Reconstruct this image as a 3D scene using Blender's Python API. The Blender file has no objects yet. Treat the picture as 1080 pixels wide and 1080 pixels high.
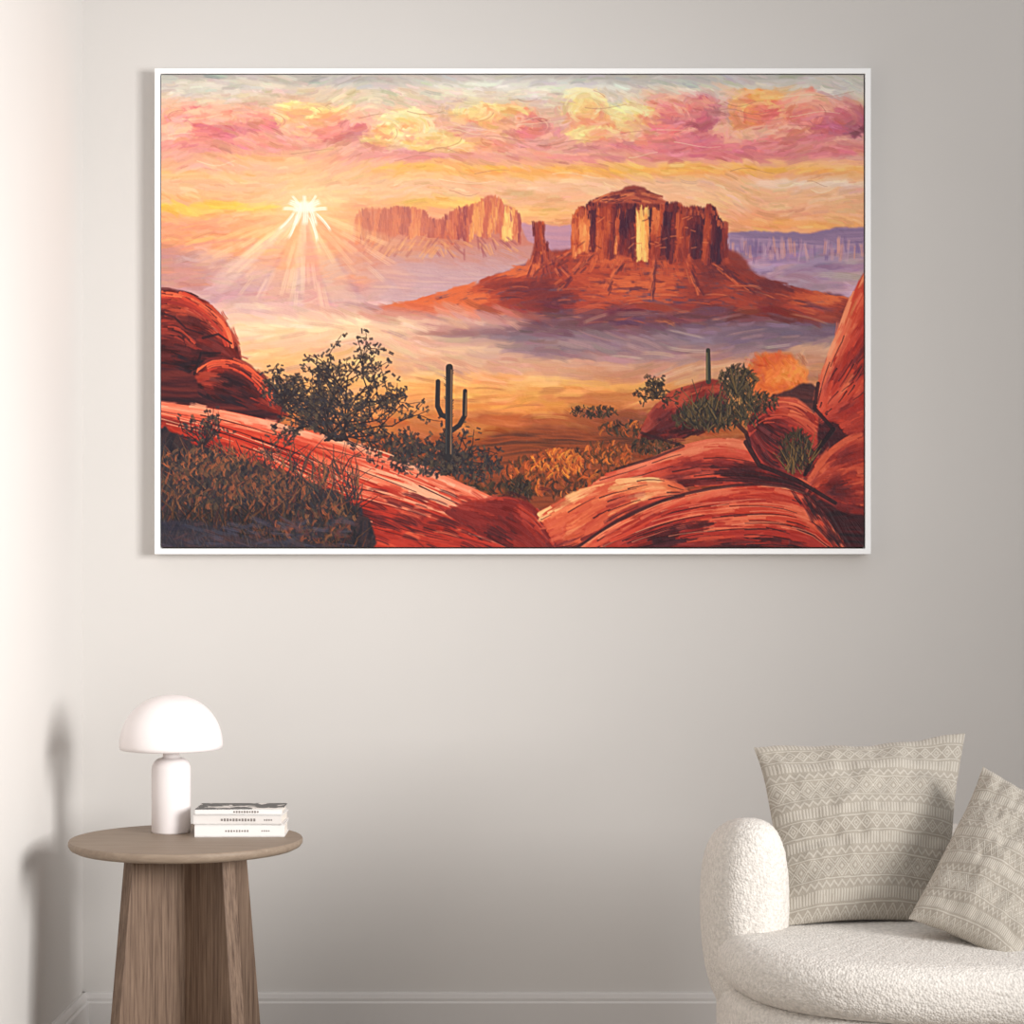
import bpy, bmesh, math, random
import numpy as np
from mathutils import Vector

F=2200.0; CZ=1.07; HY=590.0; D=F/480.0
def P(px,py,d): return Vector(((px-540)/F*d, d, CZ-(py-HY)/F*d))
def lin(c):
    c=np.asarray(c,dtype=float)/255.0
    return np.where(c<=0.04045,c/12.92,((c+0.055)/1.055)**2.4)
def lc(c):
    r=lin(c); return (float(r[0]),float(r[1]),float(r[2]),1.0)
scn=bpy.context.scene
col=scn.collection
# ------------------------------------------------------------------ materials
def new_mat(name,base,rough=0.8,spec=0.3,noise=None,bump=None,sheen=0):
    m=bpy.data.materials.new(name); m.use_nodes=True
    nt=m.node_tree; b=nt.nodes['Principled BSDF']
    b.inputs['Base Color'].default_value=lc(base)
    b.inputs['Roughness'].default_value=rough
    b.inputs['Specular IOR Level'].default_value=spec
    if sheen: b.inputs['Sheen Weight'].default_value=sheen
    tc=nt.nodes.new('ShaderNodeTexCoord')
    if noise:
        mp=nt.nodes.new('ShaderNodeMapping'); mp.inputs['Scale'].default_value=noise[2]
        nt.links.new(tc.outputs['Object'],mp.inputs[0])
        n=nt.nodes.new('ShaderNodeTexNoise'); n.inputs['Scale'].default_value=noise[0]; n.inputs['Detail'].default_value=5
        nt.links.new(mp.outputs[0],n.inputs['Vector'])
        cr=nt.nodes.new('ShaderNodeValToRGB')
        a=noise[1]
        lo=[max(0,c*(1-a)) for c in base]; hi=[min(255,c*(1+a)) for c in base]
        cr.color_ramp.elements[0].position=0.3; cr.color_ramp.elements[1].position=0.7
        cr.color_ramp.elements[0].color=lc(lo); cr.color_ramp.elements[1].color=lc(hi)
        nt.links.new(n.outputs[0],cr.inputs[0]); nt.links.new(cr.outputs[0],b.inputs['Base Color'])
    if bump:
        if bump[0]=='V':
            t=nt.nodes.new('ShaderNodeTexVoronoi'); 
        else:
            t=nt.nodes.new('ShaderNodeTexNoise'); t.inputs['Detail'].default_value=3
        t.inputs['Scale'].default_value=bump[1]
        nt.links.new(tc.outputs['Object'],t.inputs['Vector'])
        bp=nt.nodes.new('ShaderNodeBump'); bp.inputs['Strength'].default_value=bump[2]; bp.inputs['Distance'].default_value=bump[3]
        if bump[0]=='V': bp.invert=True
        nt.links.new(t.outputs[0],bp.inputs['Height']); nt.links.new(bp.outputs[0],b.inputs['Normal'])
    return m
def attr_mat(name,rough=0.6,spec=0.3,bump=None,sheen=0):
    m=new_mat(name,(200,200,200),rough,spec,None,bump,sheen)
    nt=m.node_tree; a=nt.nodes.new('ShaderNodeAttribute'); a.attribute_name='Col'
    nt.links.new(a.outputs['Color'],nt.nodes['Principled BSDF'].inputs['Base Color'])
    return m
def empty(name,loc=(0,0,0)):
    e=bpy.data.objects.new(name,None); e.location=loc; e.empty_display_size=0.1; col.objects.link(e); return e
def add_obj(name,me,mat,parent=None,smooth=False):
    o=bpy.data.objects.new(name,me); col.objects.link(o)
    if mat: me.materials.append(mat)
    if parent:
        o.parent=parent
        o.location=Vector((0,0,0))-parent.location
    if smooth:
        for p in me.polygons: p.use_smooth=True
    return o
def from_data(name,v,f,mat,parent=None,smooth=False):
    me=bpy.data.meshes.new(name); me.from_pydata([tuple(a) for a in v],[],f); me.update()
    return add_obj(name,me,mat,parent,smooth)
def box(name,x0,x1,y0,y1,z0,z1,mat,parent=None,bev=0.0,rotz=0,seg=2):
    bm=bmesh.new(); bmesh.ops.create_cube(bm,size=1)
    c=Vector(((x0+x1)/2,(y0+y1)/2,(z0+z1)/2))
    for v in bm.verts: v.co=Vector((v.co.x*(x1-x0),v.co.y*(y1-y0),v.co.z*(z1-z0)))
    if bev: bmesh.ops.bevel(bm,geom=bm.edges[:],offset=bev,segments=seg,affect='EDGES')
    cr,sr=math.cos(rotz),math.sin(rotz)
    for v in bm.verts: v.co=Vector((v.co.x*cr-v.co.y*sr,v.co.x*sr+v.co.y*cr,v.co.z))+c
    me=bpy.data.meshes.new(name); bm.to_mesh(me); bm.free()
    return add_obj(name,me,mat,parent)
def lathe(name,prof,c,mat,parent=None,n=96):
    v=[];f=[]
    for r,z in prof:
        for i in range(n):
            a=2*math.pi*i/n; v.append((c[0]+r*math.cos(a),c[1]+r*math.sin(a),c[2]+z))
    for k in range(len(prof)-1):
        for i in range(n):
            j=(i+1)%n; f.append((k*n+i,k*n+j,(k+1)*n+j,(k+1)*n+i))
    f.append(tuple(range(n))[::-1]); f.append(tuple((len(prof)-1)*n+i for i in range(n)))
    return from_data(name,v,f,mat,parent,True)
def grid_mesh(name,co,colr,W,H,mat,parent):
    me=bpy.data.meshes.new(name)
    idx=np.arange(H*W).reshape(H,W)
    q=np.stack([idx[:-1,:-1],idx[1:,:-1],idx[1:,1:],idx[:-1,1:]],-1).reshape(-1,4)
    me.vertices.add(H*W); me.vertices.foreach_set('co',co.astype(np.float32).ravel())
    me.loops.add(q.size); me.loops.foreach_set('vertex_index',q.astype(np.int32).ravel())
    me.polygons.add(len(q)); me.polygons.foreach_set('loop_start',np.arange(0,q.size,4,dtype=np.int32))
    me.update(calc_edges=True)
    me.polygons.foreach_set('use_smooth',np.ones(len(q),dtype=bool))
    a=me.color_attributes.new('Col','FLOAT_COLOR','POINT')
    c4=np.ones((H*W,4),dtype=np.float32); c4[:,:3]=colr
    a.data.foreach_set('color',c4.ravel())
    me.validate()
    return add_obj(name,me,mat,parent)

# ------------------------------------------------------------------ room
WALL=(209,205,201)
m_wall=new_mat('wall_plaster',WALL,0.9,0.15,(1.3,0.008,(1,1,1)),('N',260,0.04,0.002))
m_trim=new_mat('trim_paint',(209,205,202),0.6,0.3)
m_floor=new_mat('floor_wood',(174,166,156),0.55,0.3,(5,0.12,(1,9,1)))
LX=-453/480.0
box('wall_back',LX-0.1,3.2,D,D+0.1,0,3.0,m_wall)
box('wall_left',LX-0.1,LX,-1.0,D,0,3.0,m_wall)
box('floor',LX-0.1,3.2,-1.0,D+0.1,-0.1,0,m_floor)
def baseboard(name,horiz):
    bh=CZ-(1046-HY)/480.0
    prof=[(0,0),(0.017,0),(0.017,bh-0.022),(0.013,bh-0.018),(0.013,bh-0.012),(0.010,bh-0.004),(0.007,bh),(0,bh)]
    v=[];f=[]
    for e in (0,1):
        for o,z in prof:
            if horiz: v.append((LX if e==0 else 3.2,D-o,z))
            else: v.append((LX+o,-1.0 if e==0 else D,z))
    n=len(prof)
    for i in range(n):
        j=(i+1)%n; f.append((i,j,n+j,n+i) if horiz else (j,i,n+i,n+j))
    f.append(tuple(range(n))); f.append(tuple(range(2*n-1,n-1,-1)))
    from_data(name,v,f,m_trim)
baseboard('baseboard_back',True); baseboard('baseboard_left',False)

# ------------------------------------------------------------------ PAINTING raster
K=1.5; X0,Y0,CW,CH=170.0,79.0,741.0,498.0
W=int(CW*K); H=int(CH*K)
yy,xx=np.mgrid[0:H,0:W]; PX=X0+xx/K; PY=Y0+yy/K
img=np.zeros((H,W,3)); HEI=np.zeros((H,W))
rng=np.random.RandomState(7)
TBL={}
def vnoise(u,v,seed):
    if seed not in TBL: TBL[seed]=np.random.RandomState(seed).rand(128,128)
    T=TBL[seed]
    iu=np.floor(u).astype(int); iv=np.floor(v).astype(int); fu=u-iu; fv=v-iv
    fu=fu*fu*(3-2*fu); fv=fv*fv*(3-2*fv)
    a=T[iv%128,iu%128]; b=T[iv%128,(iu+1)%128]; c=T[(iv+1)%128,iu%128]; d=T[(iv+1)%128,(iu+1)%128]
    return (a*(1-fu)+b*fu)*(1-fv)+(c*(1-fu)+d*fu)*fv
def v1(u,v,seed): return float(vnoise(np.array([float(u)]),np.array([float(v)]),seed)[0])
def fbm(u,v,seed,o=3):
    s=0;t=0;a=1.0
    for k in range(o):
        s=s+a*vnoise(u*2**k+17*k,v*2**k+5*k,seed+k); t+=a; a*=0.5
    return s/t
WX=(fbm(PX/70,PY/45,11)-.5)*40; WY=(fbm(PX/80,PY/50,21)-.5)*26
E1=(fbm(PX/9,PY/9,31,2)-.5); E2=(fbm(PX/9,PY/9,41,2)-.5)
def pal(p,t):
    p=np.asarray(p,dtype=float)/255.0; n=len(p); t=np.clip(t,0,1)*(n-1); k=np.arange(n)
    return np.stack([np.interp(t,k,p[:,i]) for i in range(3)],-1)
def blur(m,r):
    r=int(round(r))
    if r<1: return m
    for ax in (0,1):
        for _ in range(2):
            pad=[(0,0),(0,0)]; pad[ax]=(r+1,r)
            c=np.cumsum(np.pad(m,pad,mode='edge'),axis=ax)
            m=(np.take(c,range(2*r+1,c.shape[ax]),axis=ax)-np.take(c,range(0,c.shape[ax]-2*r-1),axis=ax))/(2*r+1)
    return m
def smooth(pts,n=8,closed=True):
    p=np.asarray(pts,float); N=len(p); out=[]
    rg=range(N) if closed else range(N-1)
    for i in rg:
        if closed: a,b,c,d=p[(i-1)%N],p[i],p[(i+1)%N],p[(i+2)%N]
        else: a,b,c,d=p[max(i-1,0)],p[i],p[i+1],p[min(i+2,N-1)]
        for k in range(n):
            t=k/n
            out.append(0.5*((2*b)+(c-a)*t+(2*a-5*b+4*c-d)*t*t+(3*b-a-3*c+d)*t**3))
    if not closed: out.append(p[-1])
    return np.array(out)
def mask(pts,edge=3.0,soft=0):
    p=np.asarray(pts,float)
    x0,x1=p[:,0].min()-edge-3,p[:,0].max()+edge+3; y0,y1=p[:,1].min()-edge-3,p[:,1].max()+edge+3
    i0=max(0,int((x0-X0)*K)); i1=min(W,int((x1-X0)*K)+1); j0=max(0,int((y0-Y0)*K)); j1=min(H,int((y1-Y0)*K)+1)
    m=np.zeros((H,W))
    if i1<=i0 or j1<=j0: return m
    X=PX[j0:j1,i0:i1]+E1[j0:j1,i0:i1]*edge; Y=PY[j0:j1,i0:i1]+E2[j0:j1,i0:i1]*edge
    ins=np.zeros(X.shape,bool)
    for k in range(len(p)):
        xa,ya=p[k]; xb,yb=p[(k+1)%len(p)]
        if ya==yb: continue
        c=((ya>Y)!=(yb>Y))&(X<(xb-xa)*(Y-ya)/(yb-ya)+xa); ins^=c
    m[j0:j1,i0:i1]=ins
    return blur(m,max(1,soft*K)) if soft else blur(m,0.6)
def fill(pts,p,ang=0.0,fa=.02,fc=.25,grad=None,gw=.5,edge=3,soft=0,alpha=1,seed=1,sm=True):
    global img
    if sm: pts=smooth(pts)
    m=mask(pts,edge,soft)*alpha
    c,s=math.cos(ang),math.sin(ang); X=PX+WX*.5; Y=PY+WY*.5
    n=fbm((X*c+Y*s)*fa,(-X*s+Y*c)*fc,seed,3); n=np.clip((n-.5)*1.9+.5,0,1)
    if grad:
        gx,gy=grad[2]-grad[0],grad[3]-grad[1]; g=((PX-grad[0])*gx+(PY-grad[1])*gy)/(gx*gx+gy*gy)
        t=g+(n-.5)*2*(1-gw)
    else: t=n
    cc=pal(p,t); img=img*(1-m[...,None])+cc*m[...,None]
def ell(cx,cy,rx,ry,n=24): return [(cx+rx*math.cos(2*math.pi*k/n),cy+ry*math.sin(2*math.pi*k/n)) for k in range(n)]
def line(pts,w0,w1,c,alpha=1.0,relief=0.5):
    p=np.asarray(pts,float); ww=max(w0,w1)
    i0=max(0,int((p[:,0].min()-ww-1-X0)*K)); i1=min(W,int((p[:,0].max()+ww+1-X0)*K)+2)
    j0=max(0,int((p[:,1].min()-ww-1-Y0)*K)); j1=min(H,int((p[:,1].max()+ww+1-Y0)*K)+2)
    if i1<=i0 or j1<=j0: return
    X=PX[j0:j1,i0:i1]; Y=PY[j0:j1,i0:i1]; best=np.zeros(X.shape); n=len(p)-1
    for k in range(n):
        a=p[k]; b=p[k+1]; d=b-a; L=d@d+1e-9
        t=np.clip(((X-a[0])*d[0]+(Y-a[1])*d[1])/L,0,1)
        dd=np.hypot(X-a[0]-t*d[0],Y-a[1]-t*d[1]); w=(w0+(w1-w0)*(k+t)/n)*.5
        best=np.maximum(best,np.clip((w-dd)*K+.5,0,1))
    best*=alpha
    img[j0:j1,i0:i1]=img[j0:j1,i0:i1]*(1-best[...,None])+(np.asarray(c,float)/255.0)*best[...,None]
    HEI[j0:j1,i0:i1]=HEI[j0:j1,i0:i1]*(1-best*.8)+best*relief*rng.uniform(.3,1)
def dab(x,y,ang,L,w,c,alpha,bend=0):
    R=L+w
    i0=max(0,int((x-R-X0)*K)); i1=min(W,int((x+R-X0)*K)+1); j0=max(0,int((y-R-Y0)*K)); j1=min(H,int((y+R-Y0)*K)+1)
    if i1<=i0 or j1<=j0: return
    X=PX[j0:j1,i0:i1]-x; Y=PY[j0:j1,i0:i1]-y; ca,sa=math.cos(ang),math.sin(ang)
    a=X*ca+Y*sa; b=-X*sa+Y*ca-bend*a*a/L
    m=np.clip((1-np.abs(a)/L)*3,0,1)*np.clip((1-np.abs(b)/w)*2.2,0,1)
    m=m*(.75+.25*np.cos(b*3.1+x))*alpha
    img[j0:j1,i0:i1]=img[j0:j1,i0:i1]*(1-m[...,None])+c*m[...,None]
    HEI[j0:j1,i0:i1]=HEI[j0:j1,i0:i1]*(1-m)+m*rng.uniform(.1,.9)*(.6+.4*np.cos(b*4))
def samp(x,y):
    i=min(W-1,max(0,int((x-X0)*K))); j=min(H-1,max(0,int((y-Y0)*K))); return img[j,i]
def repaint(n,x0,x1,y0,y1,L,w,angf,jit=.03,alpha=.8,bend=.3):
    for _ in range(n):
        x=rng.uniform(x0,x1); y=rng.uniform(y0,y1)
        c=np.clip(samp(x,y)+rng.normal(0,jit)+rng.normal(0,jit*.5,3),0,1)
        s=rng.uniform(.6,1.4)
        dab(x,y,angf(x,y),L*s,w*s,c,alpha,rng.uniform(-bend,bend))
def resample(p,M=40):
    p=smooth(p,8,False); d=np.r_[0,np.cumsum(np.hypot(*np.diff(p,axis=0).T))]; s=np.linspace(0,d[-1],M)
    return np.stack([np.interp(s,d,p[:,0]),np.interp(s,d,p[:,1])],-1)
RS=[300]
def ribbon(top,bot,p,n=120,w=(1,3),seg=(.08,.3),jit=.2,alpha=.85,jp=1.2,base=True,edge=2,frange=(0,1),patch=.7,smear=0,su=5,sv=5):
    global img
    RS[0]+=1; sd=RS[0]
    A=resample(top); B=resample(bot)
    def at(s,f):
        t=np.clip(s,0,1)*39; k=min(int(t),38); fr=t-k
        a=A[k]*(1-fr)+A[k+1]*fr; b=B[k]*(1-fr)+B[k+1]*fr
        return a*(1-f)+b*f
    if base:
        m=mask(np.vstack([A,B[::-1]]),edge)
        img=img*(1-m[...,None])+pal(p,np.full((1,1),.5))*m[...,None]
    for _ in range(n):
        f=rng.uniform(*frange); s0=rng.uniform(-.1,1); L=rng.uniform(*seg); f2=f+rng.uniform(-.05,.05)
        if min(1,s0+L)-max(0,s0)<.02: continue
        pts=np.array([at(s0+L*q/5,np.clip(f+(f2-f)*q/5,0,1)) for q in range(6)])+rng.normal(0,jp*.13,(6,2))
        sm_=s0+L/2
        tt=f+rng.normal(0,jit*.5)+(v1(sm_*su+3,f*sv+7,sd)-.5)*patch
        c=pal(p,np.array([tt]))[0]*255
        line(pts,rng.uniform(*w),rng.uniform(.3,1)*w[0],c,alpha)
    for _ in range(smear):
        f=rng.uniform(*frange); s=rng.uniform(0,1); q=at(s,f); q2=at(min(1,s+.03),f); q1=at(max(0,s-.03),f); a=math.atan2(q2[1]-q1[1],q2[0]-q1[0])
        c=np.clip(samp(q[0],q[1])+rng.normal(0,.03),0,1)
        o=rng.normal(0,1.5,2)
        dab(q[0]+o[0],q[1]+o[1],a+rng.normal(0,.12),rng.uniform(5,12),rng.uniform(1.3,3.0),c,.7,rng.uniform(-.15,.15))

# --- sky and haze base
ys=[79,90,104,122,140,158,168,180,195,215,235,262,300,330,345,380,410,440,480,577]
cs=np.array([(194,188,182),(216,208,198),(228,204,184),(234,190,164),(240,176,154),(228,158,150),(240,174,144),(248,188,128),(243,190,152),(245,184,138),(243,168,122),(231,160,136),(208,164,168),(216,172,160),(228,180,152),(226,172,134),(226,158,96),(198,114,60),(144,68,40),(102,40,30)])/255.0
st=fbm((PX+WX)*.010,(PY+WY)*.16,51,4); yv=PY+WY*.45+(st-.5)*26*(PY<345)+(st-.5)*40*(PY>=345)
for k in range(3): img[...,k]=np.interp(yv,ys,cs[:,k])
img+=((fbm((PX+WX)*.02,(PY+WY*1.2)*.35,61,3)-.5)*.12)[...,None]
for (x,y,rx,ry,c,a) in [(560,91,110,6,(240,236,224),.8),(250,88,70,4,(222,212,190),.7),(780,92,90,5,(224,214,196),.7),(430,100,130,5,(228,210,182),.7),(690,86,90,3,(186,181,178),.6),(340,86,60,3,(174,170,170),.5),(860,86,50,4,(202,197,192),.6),(520,100,80,4,(234,222,202),.6)]:
    fill(ell(x,y,rx,ry),[c,c],edge=8,soft=3,alpha=a,sm=False)
for (x,y,rx,ry,p,a) in [(250,152,95,7,[(238,150,134),(226,138,136)],.8),(420,165,110,6,[(234,158,146),(228,146,144)],.8),(760,158,160,11,[(234,138,138),(218,122,132)],.9),(600,163,90,7,[(242,180,156),(234,150,146)],.8),
   (300,176,130,6,[(244,190,158),(238,170,150)],.8),(470,177,90,4,[(253,200,100),(250,176,98)],.9),(690,180,230,5,[(253,190,92),(247,168,94)],.9),(850,194,65,5,[(250,226,208),(248,212,190)],.85),(820,186,90,4,[(242,170,138),(246,184,126)],.7),
   (400,205,120,6,[(248,200,158),(244,188,148)],.7),(225,219,80,5,[(254,208,74),(249,190,88)],.95),(205,208,60,4,[(247,184,122),(243,164,112)],.8),(470,214,60,5,[(252,208,100),(247,184,100)],.8),(560,225,50,7,[(252,200,122),(246,178,114)],.7),(820,222,80,7,[(247,180,140),(243,168,130)],.7),(850,236,70,4,[(252,184,104),(246,170,104)],.8)]:
    fill(ell(x,y,rx,ry),p,edge=9,soft=2,alpha=a,grad=(0,y-ry,0,y+ry),sm=False,seed=int(x))
Y1=[(255,240,186),(252,214,140),(246,174,120),(236,144,122)]
Y2=[(253,226,154),(250,182,124),(238,142,122)]
C1=[(250,192,164),(240,148,130),(231,130,130),(217,122,132)]
O1=[(254,200,130),(248,158,96),(240,134,108),(228,120,118)]
M1=[(238,158,144),(225,126,130),(200,110,126),(180,104,122)]
clouds=[(195,122,34,12,C1),(235,124,40,14,C1),(268,128,34,12,C1),(215,136,60,9,C1),(318,119,32,11,Y2),(348,126,36,14,Y2),(376,134,20,10,C1),(340,138,50,8,C1),
 (404,140,22,16,Y1),(428,134,34,19,Y1),(450,146,40,12,Y1),(490,152,50,7,Y2),(497,117,26,13,Y1),(530,124,34,16,Y2),(556,133,26,12,C1),
 (735,118,24,22,M1),(700,124,40,24,C1),(660,126,34,20,Y1),(618,116,27,23,Y1),(640,140,50,9,Y2),(700,144,60,8,C1),
 (888,126,32,20,M1),(850,120,38,25,C1),(800,118,37,25,O1),(830,140,60,10,C1)]
for q,(x,y,rx,ry,p) in enumerate(clouds):
    fill(ell(x,y,rx,ry),p,edge=13,grad=(x-rx*.4,y-ry,x+rx*.3,y+ry),gw=.6,fa=.06,fc=.12,seed=q+70,sm=False,soft=.8)
sky_ang=lambda x,y:(v1(x/60.,y/35.,5)-.5)*1.1
def cloud_ang(x,y):
    best=None;bd=9
    for (cx_,cy_,rx,ry,p) in clouds:
        d=((x-cx_)/rx)**2+((y-cy_)/ry)**2
        if d<bd: bd=d; best=(cx_,cy_,rx,ry)
    if bd>1.5: return sky_ang(x,y)
    cx_,cy_,rx,ry=best
    return math.atan2((x-cx_)/rx*ry,-(y-cy_)/ry*rx)
repaint(2600,170,911,79,330,12,2.8,sky_ang,.03,.75)
# one or two broad lit lobes per cloud, then blended by brush
for (x,y,rx,ry,p) in clouds:
    for k in range(1 if rx<30 else 2):
        u=x+rng.uniform(-.5,.5)*rx; v=y+rng.uniform(-.35,.2)*ry; r1=rng.uniform(.45,.65)*ry+2; r2=r1*rng.uniform(1.3,1.9)
        for q in range(6):
            a=math.pi*1.05+math.pi*(q+.5)/6*.9; dab(u+r2*math.cos(a),v+r1*math.sin(a),math.atan2(r1*math.cos(a),-r2*math.sin(a)),r1*.8,2.6,np.clip(np.array(p[0])/255.*rng.uniform(.97,1.04),0,1),.65,.1)
        for q in range(4):
            a=math.pi*.1+math.pi*.8*(q+.5)/4; dab(u+r2*math.cos(a),v+r1*math.sin(a),math.atan2(r1*math.cos(a),-r2*math.sin(a)),r1*.8,2.2,np.array(p[-1])/255.,.45,.1)
repaint(2400,170,911,96,160,7,2.2,cloud_ang,.035,.75,.5)
repaint(3000,170,911,79,330,8,1.6,sky_ang,.04,.7)
for (x,y,rx,ry,p) in clouds[::2]:
    for k in range(2):
        a0=rng.uniform(math.pi*.8,2.1*math.pi); a1=a0+rng.uniform(.5,1.3); s=rng.uniform(.5,1.0)
        t=np.linspace(a0,a1,9); pts=np.stack([x+rx*s*np.cos(t),y+ry*s*np.sin(t)],-1)
        line(pts,2.4 if k<1 else .8,.6,p[0] if k<1 else (180,110,98),.45,.9)
for k in range(34):
    x=rng.uniform(175,880); y=rng.uniform(84,205); L=rng.uniform(20,60); t=np.linspace(0,1,8)
    line(np.stack([x+L*t,y+3*np.sin(t*rng.uniform(2,6)+k)],-1),.9,.5,(172,116,98) if k%2 else (255,236,196),.45,.9)
# left hazy ridges
fill([(165,236),(200,232),(245,240),(290,232),(330,246),(380,262),(440,290),(300,330),(165,320)],[(242,166,112),(227,150,124),(200,150,154)],ang=-.1,grad=(0,232,0,310),gw=.7,edge=6,soft=3,seed=3)
fill([(165,282),(210,262),(260,276),(310,284),(340,300),(400,318),(165,330)],[(194,154,162),(214,170,162)],ang=-.2,edge=6,soft=4,seed=4,alpha=.8)
fill([(165,258),(190,262),(210,276),(225,300),(165,305)],[(210,138,114),(184,134,142)],edge=5,soft=2,seed=4,alpha=.8)
repaint(420,165,400,232,330,12,2.2,lambda x,y:rng.uniform(-.4,.3),.04,.7)
# distant lavender ridges
fill([(545,240),(560,237),(590,238),(610,242),(612,300),(545,300)],[(200,146,160),(182,138,162)],grad=(0,236,0,280),edge=3,seed=6)
fill([(762,246),(800,243),(850,246),(880,240),(915,240),(915,312),(800,312),(770,290)],[(142,116,148),(168,136,164),(198,160,168)],grad=(0,244,0,306),gw=.6,edge=3,seed=9,sm=False)
repaint(260,765,911,262,310,16,3,lambda x,y:rng.uniform(-.3,.2),.04,.7)
for k in range(70):
    x=rng.uniform(766,911); y=rng.uniform(247,260)
    dab(x,y+9,math.pi/2+rng.normal(0,.1),rng.uniform(5,11),rng.uniform(1.2,2.6),np.array([(212,160,162),(178,136,162),(132,106,146),(228,158,138),(200,162,180)][k%5])/255.,.6)
# distant mesa
def cliffdabs(x0,x1,yt,yb,cols,n,shade,L=(5,10),w=(1.3,2.6),al=.85,jt=.1):
    for _ in range(n):
        x=rng.uniform(x0,x1); a=yt(x); b=yb(x); y=rng.uniform(a+2,b)
        c=pal(cols,np.array([shade(x,y)+rng.normal(0,jt)]))[0]
        l=min(rng.uniform(*L),max(2,min(y-a,b-y)+3)); dab(x,y,math.pi/2+rng.normal(0,.09),l,rng.uniform(*w),c,al,rng.uniform(-.15,.15))
def facets(x0,x1,mn,mx,seed):
    r_=np.random.RandomState(seed); xs=[x0]
    while xs[-1]<x1: xs.append(xs[-1]+r_.uniform(mn,mx))
    vals=[]; last=.5
    for i in range(len(xs)):
        v=r_.uniform(0,1)
        if abs(v-last)<.25: v=(v+.5)%1
        vals.append(v); last=v
    return np.array(xs),np.array(vals)
mesa=[(374,228),(380,222),(396,219),(404,221),(418,219),(436,220),(446,223),(454,231),(462,233),(470,227),(478,223),(486,218),(498,217),(506,213),(511,208),(518,206),(526,209),(531,216),(540,219),(546,226),(549,240),(556,254),(580,268),(600,284),(560,300),(470,300),(390,292),(340,284),(362,262),(372,246)]
fill(mesa,[(208,118,96),(204,130,116),(202,152,152)],grad=(0,215,0,296),gw=.85,edge=2.5,seed=8,sm=False)
mt=lambda x: np.interp(x,[m_[0] for m_ in mesa[:20]],[m_[1] for m_ in mesa[:20]])
DM=[(138,66,80),(180,88,80),(214,114,86),(238,158,98),(254,210,126)]
fx,fv=facets(374,550,4,14,5)
def dsh(x,y):
    k=min(len(fx)-2,max(0,np.searchsorted(fx,x+(y-240)*.12)-1)); v=.12+.5*fv[k]
    if 492<x<546: v+=.32
    if y<mt(x)+5: v-=.12
    return v
cliffdabs(375,548,mt,lambda x:252+5*math.sin(x*.07)+3*math.sin(x*.31),DM,900,dsh,(4,9),(1.1,2.2),.85,.07)
for k in range(420):
    x=rng.uniform(345,596); y=rng.uniform(252,292); a=.15+(x-460)*.0035+rng.normal(0,.15)
    if y<250+abs(x-460)*.16: continue
    c=pal([(206,128,102),(202,138,124),(198,152,154),(210,166,162)],np.array([(y-252)/40+rng.normal(0,.18)]))[0]; dab(x,y,a,rng.uniform(7,14),rng.uniform(1.5,3),c,.7,.1)
for k in range(60):
    x=rng.uniform(385,545); y=rng.uniform(252,268); dab(x,y,.9+rng.normal(0,.3) if x>460 else 2.2,rng.uniform(5,9),1.6,np.array([(164,90,94),(232,164,112)][k%2])/255.,.6)
fill([(368,214),(400,212),(450,216),(470,232),(440,262),(380,268),(352,262)],[(236,150,116),(230,156,130)],edge=6,soft=8,alpha=.32,seed=13)
fill([(400,286),(440,280),(500,284),(560,276),(600,290),(560,320),(450,326),(390,312)],[(208,168,170),(194,156,164),(216,176,168)],edge=6,soft=5,alpha=.8,seed=14)
# sun glow + rays
r=np.hypot(PX-321,(PY-221)*1.05)
g=np.exp(-r/24)*.8; img=img*(1-g[...,None])+np.array([1,.92,.68])*g[...,None]
g=np.exp(-r/80)*.30; img=img*(1-g[...,None])+np.array([1,.80,.56])*g[...,None]
for (tx,ty,w,c,a) in [(226,302,11,(255,232,204),.65),(260,304,11,(252,202,162),.55),(290,322,16,(252,184,134),.75),(312,324,9,(255,222,186),.6),(336,340,15,(247,172,148),.65),(370,332,16,(252,206,164),.62),(402,312,14,(248,168,124),.55),(436,302,11,(242,156,122),.45),(450,272,9,(253,210,150),.4),(202,282,9,(249,188,130),.38)]:
    v=np.array([tx-321,ty-221.]); v/=np.hypot(*v); nn=np.array([-v[1],v[0]])
    m=mask(np.array([(321,221)+nn*2,(tx,ty)+nn*w,(tx,ty)-nn*w,(321,221)-nn*2]),5,1.6)*a*np.clip(1.05-np.hypot(PX-321,PY-221)/np.hypot(tx-321,ty-221),0,1)**.7
    img=img*(1-m[...,None])+np.asarray(c)/255.*m[...,None]
for k in range(80):
    a=rng.uniform(.3,math.pi-.3); q=rng.uniform(14,100)
    x=321+q*math.cos(a); y=222+q*math.sin(a); c=np.clip(samp(x,y)*rng.uniform(1.0,1.1),0,1); dab(x,y,a,rng.uniform(9,18),rng.uniform(1.6,3.4),c*.65+np.array((255,230,180))/255.*.35,.5)
for (x,y,a,L,w) in [(321,218,0,13,7),(313,216,.5,10,4),(329,216,-.5,10,4),(322,225,1.57,13,4),(316,225,1.9,15,3),(329,225,1.2,15,3),(321,212,1.57,7,2.5),(307,220,.1,10,2.5),(336,220,-.1,10,2.5),(303,233,2.3,14,1.8),(341,233,.85,14,1.8),(310,238,1.9,16,1.8),(331,240,1.25,16,2),(312,211,.9,7,1.6),(330,211,2.2,7,1.6)]:
    dab(x,y,a,L,w,np.array([1,.985,.9]),.92,.1)
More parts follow.
